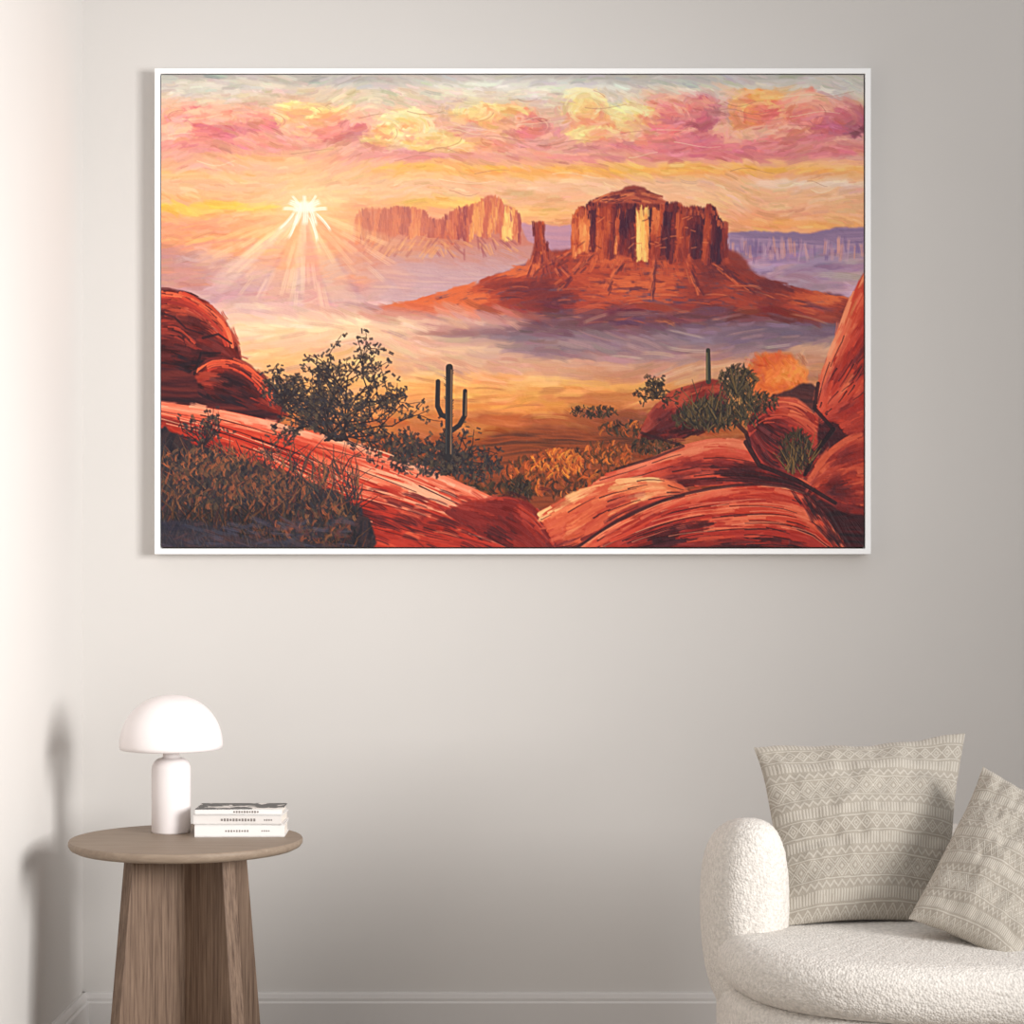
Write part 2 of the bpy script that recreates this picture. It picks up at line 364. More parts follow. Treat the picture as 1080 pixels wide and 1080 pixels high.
# --- main butte
fill([(385,328),(440,318),(500,300),(560,276),(600,262),(760,262),(800,290),(850,306),(895,313),(900,330),(880,350),(800,374),(650,382),(520,368),(430,348)],[(140,58,52),(110,60,70),(112,78,96),(152,120,130)],ang=.05,grad=(0,280,0,374),gw=.7,edge=6,soft=1.2,seed=15)
def talus_top(x): return np.interp(x,[388,440,500,560,604,768,800,850,895],[326,315,297,275,262,272,290,305,313])
TC=[(222,108,64),(180,70,50),(140,52,46),(106,42,50),(86,46,62)]
for _ in range(2800):
    x=rng.uniform(392,892); t0=talus_top(x); y=rng.uniform(t0+1,352)
    k=(y-t0)/(352-t0+1e-3)
    slope=(talus_top(x+6)-talus_top(x-6))/12
    steep=math.atan(slope); a=steep*(1-k)*1.0+rng.normal(0,.12)
    near=1-min(1,(y-t0)/26)
    if 560<x<770 and rng.rand()<near: a=math.pi/2+(665-x)*.007+rng.normal(0,.2)
    sh=k*.75+.1+(v1(x*.035+y*.02,y*.06,81)-.5)*1.0+(x-640)*.0009
    c=pal(TC,np.array([sh+rng.normal(0,.07)]))[0]
    if k>.7: c=c*.55+np.array((116,90,106))/255.*.45
    dab(x,y,a,rng.uniform(5,11),rng.uniform(1.2,2.8),c,.8,rng.uniform(-.15,.15))
for (x0,y0,x1,y1,wd) in [(626,266,590,304,6),(658,270,636,310,6),(690,274,686,312,6),(722,276,738,310,6),(750,278,790,306,6),(604,266,556,292,6)]:
    for k in range(18):
        t=rng.rand(); o=rng.normal(0,wd*.4); x=x0+(x1-x0)*t+o; y=y0+(y1-y0)*t+rng.normal(0,2); a=math.atan2(y1-y0,x1-x0)
        dab(x,y,a+rng.normal(0,.12),rng.uniform(4,8),rng.uniform(1,2),np.array((214,104,66) if o<0 else (98,40,52))/255.*rng.uniform(.9,1.05),.7)
for k in range(90):
    x=rng.uniform(500,880); y=rng.uniform(max(talus_top(x)+12,300),340); dab(x,y,rng.normal(.02,.1)+(.15 if x>760 else -.05),rng.uniform(8,18),rng.uniform(.8,1.6),np.array([(206,96,62),(84,40,54),(220,120,78),(104,52,70)][k%4])/255.,.55,.1)
cliff=[(601,266),(602,246),(604,230),(607,222),(612,219),(618,220),(622,213),(630,212),(636,209),(650,208),(668,212),(690,211),(698,215),(714,214),(720,219),(736,218),(740,222),(746,216),(753,219),(757,232),(761,246),(763,258),(769,278),(740,277),(700,275),(660,270),(630,268)]
fill(cliff,[(130,50,48),(170,68,52),(196,88,58)],ang=math.pi/2,fa=.02,fc=.16,edge=3,seed=17,sm=False)
ct=lambda x: np.interp(x,[c_[0] for c_ in cliff[1:20]],[c_[1] for c_ in cliff[1:20]])
cb=lambda x: 266+(x-602)*.05+4*math.sin(x*.17)+2*math.sin(x*.5)
CC=[(66,26,48),(100,36,48),(150,54,46),(198,86,52),(234,134,78),(255,204,118)]
gx_,gv_=facets(602,770,5,16,23)
def csh(x,y):
    xx_=x+(y-240)*.08
    k=min(len(gx_)-2,max(0,np.searchsorted(gx_,xx_)-1)); v=.08+.52*gv_[k]
    edge_=(xx_-gx_[k])/(gx_[k+1]-gx_[k]); v+=.14*(.5-edge_)
    if x<650: v+=.10
    if x>700: v-=.10
    if x>738: v-=.08
    if 671<x<683 and y>220: v=1.0
    if 610<x<622 and y>226: v=.74
    if 652<x<669: v=.08+.12*((y-214)/50)
    v+=(v1(x*.12,y*.09,95)-.5)*.35
    return v
cliffdabs(603,766,ct,cb,CC,1700,csh,(4,10),(1.1,2.5),.85,.05)
cliffdabs(603,766,ct,lambda x:ct(x)+7,[(88,34,46),(140,54,50),(206,100,66)],150,lambda x,y:.1+.8*v1(x*.13,3,93),(2,4),(1,2),.8)
for (x,c) in [(673,(255,212,128)),(677,(255,198,108)),(681,(246,156,86))]:
    for k in range(8): dab(x+rng.normal(0,1),rng.uniform(226,258),1.57+rng.normal(0,.08),9,1.7,np.array(c)/255.,.85)
for k in range(40):
    x=rng.uniform(610,756); y=rng.uniform(ct(x)+8,262); dab(x,y,rng.normal(0,.3),rng.uniform(2,6),1,np.array([(92,36,48),(230,128,80)][k%2])/255.,.55)
cap=[(624,213),(628,208),(640,206),(644,202),(654,201),(658,197),(668,195),(678,197),(684,202),(690,204),(694,209),(702,212),(700,215),(660,214),(640,214)]
fill(cap,[(134,58,56),(176,80,62)],grad=(0,196,0,214),edge=2,seed=18,sm=False)
for k in range(80):
    x=rng.uniform(630,696); y=rng.uniform(199+abs(x-668)*.22,213); dab(x,y,(x-668)*.012+rng.normal(0,.1),rng.uniform(3,8),rng.uniform(.8,1.8),np.array([(100,42,52),(190,92,68),(140,60,56),(216,120,80)][k%4])/255.,.75)
# spire
fill([(558,277),(562,262),(563,250),(561,242),(563,235),(570,233),(574,237),(573,248),(578,262),(592,277)],[(130,54,54),(170,76,58)],ang=1.57,edge=1.6,seed=19,sm=False)
cliffdabs(562,577,lambda x:235 if x<573 else 256,lambda x:276,CC,60,lambda x,y:.2+.5*((x-562)/12 if x<572 else .2),(4,8),(1,2))
for k in range(30):
    x=rng.uniform(552,602); dab(x,272+rng.uniform(-4,14)+abs(x-570)*.2,1.57+(570-x)*.03,rng.uniform(4,8),1.6,np.array([(160,64,54),(120,46,54),(206,100,68)][k%3])/255.,.8)
# mist bands
for (x,y,rx,ry,p,a,sf) in [(430,338,130,12,[(232,190,170),(210,162,156)],.8,5),(620,362,170,14,[(136,112,122),(164,130,130)],.85,5),(800,352,100,13,[(120,100,120),(146,116,126)],.85,4),(760,378,150,10,[(176,132,126),(206,148,124)],.8,5),(330,346,120,14,[(253,222,178),(244,198,156)],.9,6),(250,330,90,8,[(240,196,166),(222,180,168)],.8,4),
  (420,366,120,12,[(242,196,156),(216,162,142)],.8,5),(560,388,150,9,[(216,160,132),(192,144,132)],.8,4),(330,378,90,10,[(252,208,140),(242,178,116)],.8,5),(690,396,100,8,[(214,150,114),(192,128,106)],.7,4),(830,392,60,16,[(182,122,110),(206,132,96)],.7,6)]:
    fill(ell(x,y,rx,ry),p,edge=14,soft=sf,alpha=a,seed=int(x+y),sm=False,fa=.015,fc=.2)
for (x,y,rx,ry,p,a,sf) in [(560,412,150,9,[(246,184,98),(230,154,88)],.8,4),(480,400,110,6,[(252,200,132),(240,172,106)],.8,3),(660,418,90,7,[(206,124,70),(182,98,60)],.8,3),(590,440,110,10,[(196,100,54),(156,76,44)],.8,4),(670,440,70,9,[(108,60,50),(148,74,50)],.7,3),(540,428,70,5,[(242,170,82),(224,134,72)],.8,3),(610,462,100,12,[(164,76,42),(114,56,38)],.8,4),(680,456,50,8,[(74,50,42),(116,58,42)],.7,3)]:
    fill(ell(x,y,rx,ry),p,edge=12,soft=sf,alpha=a,seed=int(x+y),sm=False,fa=.03,fc=.2)
mist_ang=lambda x,y:(v1(x/70.,y/30.,15)-.5)*.9
repaint(2000,175,905,322,480,14,2.6,mist_ang,.03,.75)
for k in range(110):
    x=rng.uniform(250,860); y=rng.uniform(330,440)
    c=np.array([(248,222,190),(244,202,152),(150,120,130),(230,178,146),(208,160,150),(186,138,124)][k%6])/255.
    if y>395: c=np.array([(252,196,110),(204,118,64),(140,76,50)][k%3])/255.
    dab(x,y,mist_ang(x,y),rng.uniform(12,26),rng.uniform(1.2,3),c,.32,rng.uniform(-.1,.1))
# orange glow right
fill([(786,388),(796,374),(812,371),(830,372),(844,382),(850,398),(842,418),(800,418),(788,402)],[(250,156,78),(236,118,52),(206,92,50)],edge=9,soft=1,seed=24,ang=1.0,fa=.05,fc=.12)
repaint(120,786,850,372,418,6,1.8,lambda x,y:rng.uniform(0,3),.05,.7)
def shrub(cx,cy,rx,ry,n,cols,L=4,w=1.4,up=True):
    for _ in range(n):
        a=rng.uniform(0,2*math.pi); q=math.sqrt(rng.rand()); x=cx+rx*q*math.cos(a); y=cy+ry*q*math.sin(a)
        an=rng.uniform(-2.6,-.5) if up else rng.uniform(0,6.28)
        c=np.array(cols[rng.randint(len(cols))])/255.*rng.uniform(.85,1.1)
        dab(x,y,an,L*rng.uniform(.6,1.3),w*rng.uniform(.6,1.3),np.clip(c,0,1),.9,.3)
DK=[(44,34,32),(54,44,36),(62,52,42),(34,26,30),(84,62,42)]
OR=[(196,88,38),(220,116,48),(150,68,36),(104,58,34),(80,50,32)]
fill([(470,520),(500,470),(560,450),(640,452),(690,466),(640,500),(590,535)],[(112,52,34),(150,70,38),(82,44,34)],edge=10,soft=3,alpha=.8,seed=60)
shrub(625,434,26,6,90,DK,3,1.2); shrub(670,452,40,8,120,DK+OR,4,1.3); shrub(600,500,70,24,420,OR+[(130,62,34),(150,68,38),(64,40,34),(56,36,32)],6,1.6); shrub(585,488,28,14,130,OR[:3]+[(240,144,56)],5,1.4); shrub(640,478,26,12,130,OR,5,1.4); shrub(520,520,40,14,160,OR[2:]+DK,5,1.8);shrub(690,470,26,10,110,DK+OR[3:],5,1.3)
shrub(548,512,12,8,60,DK,4,1.4)
# --- rocks
RL=[(246,170,134),(222,94,64),(192,54,36),(150,36,28),(188,58,40),(82,20,26)]
RK=[(186,72,50),(136,40,34),(86,28,30),(48,20,28),(34,18,28)]
def cracks(top,bot,n,c=(44,12,22),w=1.8,fr=(.05,.95),seg=(.08,.3),a=.7):
    ribbon(top,bot,[c,c],n,(w*.5,w),seg,.0,a,base=False,frange=fr)
def rib2(top,bot,p,n,w=(2,5.5),seg=(.08,.3),**k):
    ribbon(top,bot,p,int(n*1.2),w,seg,.2,.85,smear=int(n*1.5),patch=1.3,**k)
rib2([(165,305),(190,306),(215,316),(236,336),(250,362),(250,380)],[(165,395),(180,395),(200,398),(220,396),(240,392),(256,392)],RK,200,(2,5))
ribbon([(165,306),(192,308),(216,320),(238,342),(246,366)],[(165,318),(190,322),(212,334),(230,350),(236,364)],[(236,114,74),(206,68,46),(140,40,38)],50,(1.5,4),(.1,.3),.3,.8,base=False)
ribbon([(168,344),(190,346),(206,360)],[(165,356),(186,360),(200,370)],[(196,70,48),(90,30,34)],24,(1.5,3.5),(.2,.5),.3,.75,base=False)
rib2([(204,392),(225,376),(256,380),(282,402),(300,428)],[(200,410),(225,425),(250,434),(275,438),(296,440)],RK,130,(2,4.5))
ribbon([(206,390),(226,378),(254,382),(280,402),(296,424)],[(210,395),(228,388),(250,392),(270,408),(284,426)],[(240,110,68),(196,60,42)],34,(1.5,3.2),(.1,.3),.3,.8,base=False)
fill([(165,388),(204,396),(216,420),(290,436),(280,446),(165,436)],[(40,20,30),(70,26,32),(100,38,36)],edge=4,seed=31)
line([(214,356),(230,352),(244,362)],3,2,(36,16,26),.75); line([(170,330),(184,334),(196,346),(214,352)],2.5,1.5,(46,18,28),.75);line([(205,394),(212,372),(232,372)],3,2,(30,14,24),.75)
Tl=[(165,424),(230,432),(300,448),(370,466),(430,486),(490,512),(550,540),(600,580)]
Bl=[(165,470),(220,500),(270,540),(310,585),(360,600),(420,610),(480,610),(520,600)]
rib2(Tl,Bl,RL,480,su=7,sv=6)
ribbon(Tl,[(165,438),(230,448),(300,464),(370,484),(430,506),(490,532),(540,556),(580,585)],[(248,174,140),(226,102,72),(192,60,42)],120,(1.5,4.5),(.06,.2),.3,.75,base=False,smear=110)
cracks(Tl,Bl,50,fr=(.12,.95)); cracks(Tl,Bl,20,(252,192,152),1.6,(.02,.5),a=.55)
for k in range(110):
    s=rng.uniform(380,580); y=rng.uniform(515,577); dab(s,y,.35+rng.normal(0,.15),rng.uniform(7,16),rng.uniform(1.2,3),np.array([(52,16,26),(104,26,30),(230,108,74),(186,52,38),(70,20,28)][k%5])/255.,.65,.1)
rib2([(500,528),(540,524),(570,540),(592,575)],[(470,540),(500,560),(530,575),(560,585)],[(176,56,40),(124,32,30),(70,22,28)],80,(2,4.5))
T3=[(640,500),(680,486),(720,470),(760,462),(800,470),(850,500),(885,530)]
B3=[(600,530),(650,524),(700,516),(760,510),(820,512),(860,524),(890,540)]
T1=[(566,540),(600,522),(640,508),(690,504),(720,514)]; B1=[(590,580),(615,572),(650,548),(690,530),(720,522)]
rib2(T3,B3,[(234,132,96),(198,66,46),(204,76,54),(134,34,34),(66,20,30)],250); cracks(T3,B3,28)
rib2(T1,B1,[(252,196,134),(232,116,74),(186,62,44),(112,32,34)],130,(2,5)); cracks(T1,B1,14)
T2=[(606,580),(640,556),(700,528),(760,514),(820,512),(862,528),(880,556),(900,585)]
B2=[(640,600),(680,600),(720,600),(770,600),(810,600),(840,600),(870,600),(890,600)]
rib2(T2,B2,[(232,114,80),(196,58,38),(164,40,34),(180,50,36),(102,26,30),(56,18,28)],440,su=6,sv=7); cracks(T2,B2,54); cracks(T2,B2,22,(246,146,110),1.6,(0,.5),a=.55)
ribbon(T2,[(640,572),(670,560),(710,538),(760,524),(815,521),(852,536),(868,560),(885,585)],[(246,144,104),(208,68,46)],60,(1.5,4),(.06,.2),.3,.7,base=False,smear=50)
for k in range(220):
    x=rng.uniform(760,911); y=rng.uniform(520,577)
    if x<880-(577-y)*.8: continue
    dab(x,y,.9+rng.normal(0,.2),rng.uniform(6,14),rng.uniform(1.5,3.5),np.array([(40,14,26),(70,20,30),(104,28,32),(48,18,28)][k%4])/255.,.7)
line(resample(T2,14)-[0,1],3,3.5,(48,16,26),.7); line(resample(B1,14),2.5,3.5,(56,18,28),.6)
rib2([(676,452),(690,428),(716,410),(748,400),(764,404)],[(684,462),(706,462),(730,458),(750,448),(766,436)],[(178,72,52),(150,46,38),(98,30,34),(60,20,30)],110,(2,4.5))
rib2([(800,420),(830,418),(850,424),(866,444),(872,470)],[(786,458),(800,486),(820,500),(845,502),(866,494)],[(212,92,64),(180,54,42),(116,32,36),(56,20,30)],140,(2,5),seg=(.15,.45))
ribbon([(786,452),(800,426),(836,420),(868,440)],[(790,460),(806,450),(836,452),(866,470)],[(238,122,84),(188,56,42)],34,(1.5,3.5),(.1,.3),.3,.75,base=False)
fill([(862,410),(846,404),(830,412),(812,418),(840,420),(866,440)],[(60,32,38),(102,50,48)],edge=3,seed=37)
fill([(868,430),(911,440),(915,480),(880,500),(862,480)],[(46,16,28),(82,24,32)],edge=3,seed=38)
RT=[(915,280),(900,306),(884,346),(868,388),(860,424)]; RB=[(915,430),(912,434),(905,440),(890,444),(874,442)]
rib2(RT,RB,[(246,144,102),(218,78,52),(194,56,38),(160,38,34),(98,26,32)],240,(2,5.5),seg=(.15,.45)); cracks(RT,RB,20)
rib2([(852,506),(866,482),(890,462),(915,452)],[(870,526),(886,540),(900,546),(915,550)],[(222,98,66),(182,54,38),(122,32,34),(66,20,30)],140,(2,5),seg=(.15,.4))
ribbon([(884,448),(900,436),(915,430)],[(892,458),(904,456),(915,452)],[(210,74,52),(140,38,36)],30,(1.5,3.5),(.2,.4),.2,.85)
fill([(862,528),(890,540),(915,548),(915,585),(900,585),(880,556)],[(36,16,26),(78,24,32)],edge=4,seed=39)
line([(878,452),(860,476),(848,500)],5,4,(30,12,22),.9); line([(786,466),(800,490),(840,506),(880,530)],5.5,4,(38,14,24),.85); line([(862,404),(858,430),(876,450)],4,4,(36,14,24),.8); line([(676,456),(720,470),(690,482),(650,494)],3,3,(44,18,26),.65); line([(770,440),(786,456),(790,470)],5,4,(38,16,26),.75)
# right vegetation
GR=[(50,44,36),(68,60,44),(88,72,50),(40,34,34),(110,86,54)]
shrub(752,436,34,16,280,DK+GR,6,1.5); shrub(776,402,20,16,190,GR+DK,5,1.4); shrub(800,424,20,10,100,DK+GR,5,1.4); shrub(838,474,16,20,140,DK+GR[:3],7,1.4); shrub(722,440,14,10,70,GR+DK,5,1.4)
for k in range(80):
    x=rng.uniform(728,800); y=rng.uniform(425,450); a=rng.uniform(-2.5,-.6); L=rng.uniform(12,30)
    line([(x,y),(x+L*math.cos(a),y+L*math.sin(a))],1.5,.5,GR[k%5],.9)
for k in range(30):
    a=rng.uniform(-2.6,-.5); L=rng.uniform(10,24); line([(776,414),(776+L*math.cos(a),412+L*math.sin(a)*1.2)],1.6,.8,GR[k%5],.85)
for k in range(40):
    x=rng.uniform(824,856); y=rng.uniform(480,500); a=rng.uniform(-2.3,-.8); L=rng.uniform(12,30)
    line([(x,y),(x+L*math.cos(a),y+L*math.sin(a))],1.2,.5,[(130,96,56),(50,36,34)][k%2],.9)
line([(746,369),(746.5,402)],4.5,5.5,(54,52,44),1); line([(744.7,372),(745,400)],1.4,1.4,(130,112,74),.8)
def twig(x,y,a,L,w,depth,cols,leaf):
    n=4; pts=[(x,y)]
    for k in range(n):
        a+=rng.normal(0,.18); x+=L/n*math.cos(a); y+=L/n*math.sin(a); pts.append((x,y))
        if depth>0 and rng.rand()<.75: twig(x,y,a+rng.choice([-1,1])*rng.uniform(.35,.9),L*rng.uniform(.45,.7),w*.6,depth-1,cols,leaf)
        if depth<=1:
            for _ in range(leaf):
                c=np.array(cols[rng.randint(len(cols))])/255.
                dab(x+rng.normal(0,3),y+rng.normal(0,3),rng.uniform(0,6.28),rng.uniform(1.8,3.6),rng.uniform(1,1.9),c,.95)
    line(pts,w,w*.5,(40,28,32),.95)
BL=[(42,36,42),(52,44,46),(64,56,52),(36,30,38),(84,68,54),(52,48,54)]
for a in np.linspace(-2.85,-.3,14): twig(356+rng.uniform(-14,14),464,a,rng.uniform(40,58)*(1.25 if -2.2<a<-.9 else 1.1),2.4,2,BL,2)
shrub(352,436,38,26,300,BL,3,1.6,False)
for a in np.linspace(-2.6,-.5,6): twig(300,424,a,22,1.8,1,BL,2)
for a in np.linspace(-2.6,-.4,9): twig(470,500,a+.05,rng.uniform(26,46),2,1,BL,2)
shrub(450,484,40,18,240,BL,4,1.7,False); shrub(500,492,28,14,150,BL,4,1.6); shrub(425,470,20,14,90,BL,4,1.6)
for a in np.linspace(-2.4,-.6,7): twig(214,470,a,26,1.6,1,BL,1)
for a in np.linspace(-2.8,-.5,6): twig(692,420,a,16,1.4,1,DK,1)
CA=(40,36,40)
line([(473.5,387),(472.5,482)],7.5,8,CA,1); line([(461.5,402),(461,428),(465,437),(472,440)],5,5.5,CA,1); line([(490,412),(489.5,438),(484,448),(474,455)],4.8,5.5,CA,1)
line([(475.5,390),(475,478)],1.4,1.4,(136,100,74),.8); line([(491.3,414),(490.5,438)],1,1,(160,116,80),.8); line([(470.5,394),(470,478)],1,1,(72,72,70),.7)
for k in range(26):
    y=rng.uniform(390,478); s=rng.choice([-1,1]); line([(473+s*3.5,y),(473+s*5.2,y-1.5)],.8,.5,(60,50,48),.8)
# foreground bottom-left undergrowth
fill([(165,458),(200,466),(250,482),(310,500),(360,520),(388,548),(378,585),(165,585)],[(30,26,36),(44,34,40),(58,40,42),(38,36,48)],ang=-1.2,fa=.05,fc=.2,edge=10,seed=44)
GC=[(104,70,52),(130,84,56),(70,54,48),(42,38,44),(34,32,42),(88,46,44),(146,78,52),(58,54,54),(48,44,50)]
for k in range(1000):
    x=rng.uniform(166,378); y=rng.uniform(484,584)+max(0,(x-300))*.25; a=-math.pi/2+rng.normal(0,.5); L=rng.uniform(12,36)
    q=GC[rng.randint(9)]
    if y>540: q=tuple(v*.68 for v in q)
    line([(x,y),(x+L*.5*math.cos(a),y+L*.5*math.sin(a)),(x+L*math.cos(a+rng.normal(0,.35)),y+L*math.sin(a))],rng.uniform(1,2.8),.5,q,.75)
shrub(240,510,72,26,320,[(114,70,50),(80,64,52),(50,44,46),(140,78,52),(64,46,46)],4,1.7)
shrub(330,550,44,22,220,GC,5,1.8); shrub(215,485,44,16,180,[(160,88,56),(100,72,56),(50,44,48)],4,1.4)
fill([(165,552),(200,548),(260,566),(330,572),(360,585),(165,590)],[(38,38,52),(54,50,62),(64,48,54)],ang=.1,edge=9,soft=1,alpha=.7,seed=46)
for k in range(90):
    x=rng.uniform(166,370); y=rng.uniform(548,577); dab(x,y,rng.normal(.1,.3),rng.uniform(6,14),rng.uniform(1.2,3),np.array([(78,74,90),(44,40,56),(90,58,58),(58,58,72)][k%4])/255.,.5)
img=np.clip(img,0,1)
bl=np.stack([blur(img[...,k],2) for k in range(3)],-1); img=img+(img-bl)*.5
lm=img.mean(-1,keepdims=True); img=np.clip(lm+(img-lm)*1.04,0,1)
lum=img.mean(-1)
hgt=(lum-blur(lum,3))*0.8+(HEI-blur(HEI,5))*0.9+(fbm(PX*.5,PY*.5,91,2)-.5)*.2

pin=empty('framed_painting',P(540,328,D-0.02))
fd=D-0.040
m_frame=new_mat('frame_white',(250,250,250),0.45,0.4)
m_gap=new_mat('frame_gap_dark',(96,90,86),0.8,0.1)
def rect(a,b,c,d_,dep): q0=P(a,b,dep); q1=P(c,d_,dep); return q0.x,q1.x,q1.z,q0.z
ox0,ox1,oz0,oz1=rect(163,72,918.5,584.5,fd)
ix0,ix1,iz0,iz1=rect(168.8,77.6,912.6,578.6,fd)
def ring(name,o,i,y0,y1,mat,par):
    v=[];f=[]
    for y in (y0,y1):
        for (a,b,c,e) in (o,i): v+= [(a,y,c),(b,y,c),(b,y,e),(a,y,e)]
    for k in range(4):
        j=(k+1)%4
        f+=[(k,j,4+j,4+k),(8+j,8+k,12+k,12+j),(k,8+k,8+j,j),(4+k,4+j,12+j,12+k)]
    ob=from_data(name,v,f,mat,par); 
    b=ob.modifiers.new('bev','BEVEL'); b.width=0.0008; b.segments=2; b.limit_method='ANGLE'
ring('frame',(ox0,ox1,oz0,oz1),(ix0,ix1,iz0,iz1),fd,D-0.001,m_frame,pin)
box('backing',ix0-.002,ix1+.002,D-0.012,D-0.004,iz0-.002,iz1+.002,m_gap,pin)
cx0,cx1,cz0,cz1=rect(170,79,911,577,fd+0.003)
box('canvas_stretcher',cx0+.001,cx1-.001,fd+0.005,D-0.012,cz0+.001,cz1-.001,m_gap,pin)
co=np.zeros((H,W,3)); co[...,0]=cx0+(cx1-cx0)*xx/(W-1); co[...,2]=cz1-(cz1-cz0)*yy/(H-1); co[...,1]=fd+0.003-hgt*0.0027
m_paint=attr_mat('oil_paint',0.5,0.25)
cl=np.where(img<=0.04045,img/12.92,((img+0.055)/1.055)**2.4)*.90
grid_mesh('canvas',co.reshape(-1,3),np.clip(cl,0,1).reshape(-1,3),W,H,m_paint,pin)

# ------------------------------------------------------------------ side table
TZ=.53; TD=4.04; TX=(196.5-540)/F*TD; TR=.2245
tb=empty('side_table',(TX,TD,0))
def wood(name,base,dark,sc=(40,40,2)):
    m=new_mat(name,base,0.55,0.3)
    nt=m.node_tree; b=nt.nodes['Principled BSDF']; tc=[n for n in nt.nodes if n.type=='TEX_COORD'][0]
    mp=nt.nodes.new('ShaderNodeMapping'); mp.inputs['Scale'].default_value=sc; nt.links.new(tc.outputs['Object'],mp.inputs[0])
    n=nt.nodes.new('ShaderNodeTexNoise'); n.inputs['Scale'].default_value=3; n.inputs['Detail'].default_value=6; n.inputs['Roughness'].default_value=.65
    nt.links.new(mp.outputs[0],n.inputs['Vector'])
    cr=nt.nodes.new('ShaderNodeValToRGB'); cr.color_ramp.elements[0].position=.3; cr.color_ramp.elements[1].position=.68
    cr.color_ramp.elements[0].color=lc(dark); cr.color_ramp.elements[1].color=lc(base)
    nt.links.new(n.outputs[0],cr.inputs[0]); nt.links.new(cr.outputs[0],b.inputs['Base Color'])
    bp=nt.nodes.new('ShaderNodeBump'); bp.inputs['Strength'].default_value=.25; bp.inputs['Distance'].default_value=.002
    nt.links.new(n.outputs[0],bp.inputs['Height']); nt.links.new(bp.outputs[0],b.inputs['Normal'])
    return m
m_top=wood('oak_top',(150,133,116),(130,113,98),(3,40,40))
m_leg=wood('oak_legs',(136,113,95),(76,57,46),(70,70,2.2))
lathe('table_top',[(0.0,TZ-.019),(TR-.012,TZ-.019),(TR-.004,TZ-.015),(TR,TZ-.009),(TR,TZ-.003),(TR-.002,TZ),(0.0001,TZ)],(TX,TD,0),m_top,tb)
tb.children[0].data.polygons.foreach_set('use_smooth',[abs(p.normal.z)<.9 for p in tb.children[0].data.polygons])
def board(name,ang,r_top,r_bot,th=.030):
    ca,sa=math.cos(ang),math.sin(ang); h=TZ-.019; v=[]
    for z,r in ((0,r_bot),(h,r_top)):
        for a,t in ((-.0,-th/2),(r,-th/2),(r,th/2),(-.0,th/2)): v.append((TX+a*ca-t*sa,TD+a*sa+t*ca,z))
    f=[(3,2,1,0),(4,5,6,7),(0,1,5,4),(1,2,6,5),(2,3,7,6),(3,0,4,7)]
    o=from_data(name,v,f,m_leg,tb); b=o.modifiers.new('b','BEVEL'); b.width=.002; b.segments=2
for i,a in enumerate((-135,-45,45,135)): board('leg_%d'%(i+1),math.radians(a),.133,.185)

# ------------------------------------------------------------------ lamp
LD=4.13; LXp=(180.5-540)/F*LD; s=LD/F
lp=empty('table_lamp',(LXp,LD,TZ))
m_lamp=new_mat('lamp_white_glass',(236,229,228),0.35,0.4)
R=54*s
zb=CZ-(790-HY)*s; zt=CZ-(733-HY)*s; hd=zt-zb
prof=[(0.0001,zb+.012),(R*.90,zb+.010),(R*.955,zb),(R*.985,zb+.001),(R,zb+.008)]
for k in range(1,25):
    a=k/24*math.pi/2; prof.append((max(.0001,R*math.cos(a)**.92),zb+.008+(hd-.008)*math.sin(a)))
lathe('shade',prof,(LXp,LD,0),m_lamp,lp)
rb=20.5*s; zsh=CZ-(798-HY)*s
prof=[(.0001,TZ),(rb*.96,TZ),(rb,TZ+.003),(rb,zsh-.026)]
for k in range(1,11):
    a=k/10*math.pi/2; prof.append((rb*.46+rb*.54*math.cos(a),zsh-.026+.024*math.sin(a)))
prof+=[(rb*.42,zsh+.002),(rb*.42,zb+.014),(.0001,zb+.014)]
lathe('body',prof,(LXp,LD,0),m_lamp,lp)

# ------------------------------------------------------------------ books
bk=empty('book_stack',(P(250,880,4.08).x,4.08,TZ))
m_cov=new_mat('book_cover_white',(232,229,226),0.5,0.4); m_page=new_mat('book_pages',(226,218,208),0.9,0.1,(60,0.06,(1,1,30)))
m_cov2=new_mat('book_cover_grey',(222,217,213),0.5,0.4); m_ink=new_mat('book_ink',(130,122,118),0.6,0.2)
m_cov3=new_mat('book_cover_dark',(60,56,54),0.4,0.4)
nt=m_cov3.node_tree; tc=[n for n in nt.nodes if n.type=='TEX_COORD'][0]
n=nt.nodes.new('ShaderNodeTexNoise'); n.inputs['Scale'].default_value=30; n.inputs['Detail'].default_value=2
cr=nt.nodes.new('ShaderNodeValToRGB'); cr.color_ramp.interpolation='CONSTANT'; cr.color_ramp.elements[0].color=lc((44,40,40)); cr.color_ramp.elements[1].color=lc((226,220,214)); cr.color_ramp.elements[1].position=.53
nt.links.new(tc.outputs['Object'],n.inputs['Vector']); nt.links.new(n.outputs[0],cr.inputs[0]); nt.links.new(cr.outputs[0],nt.nodes['Principled BSDF'].inputs['Base Color'])
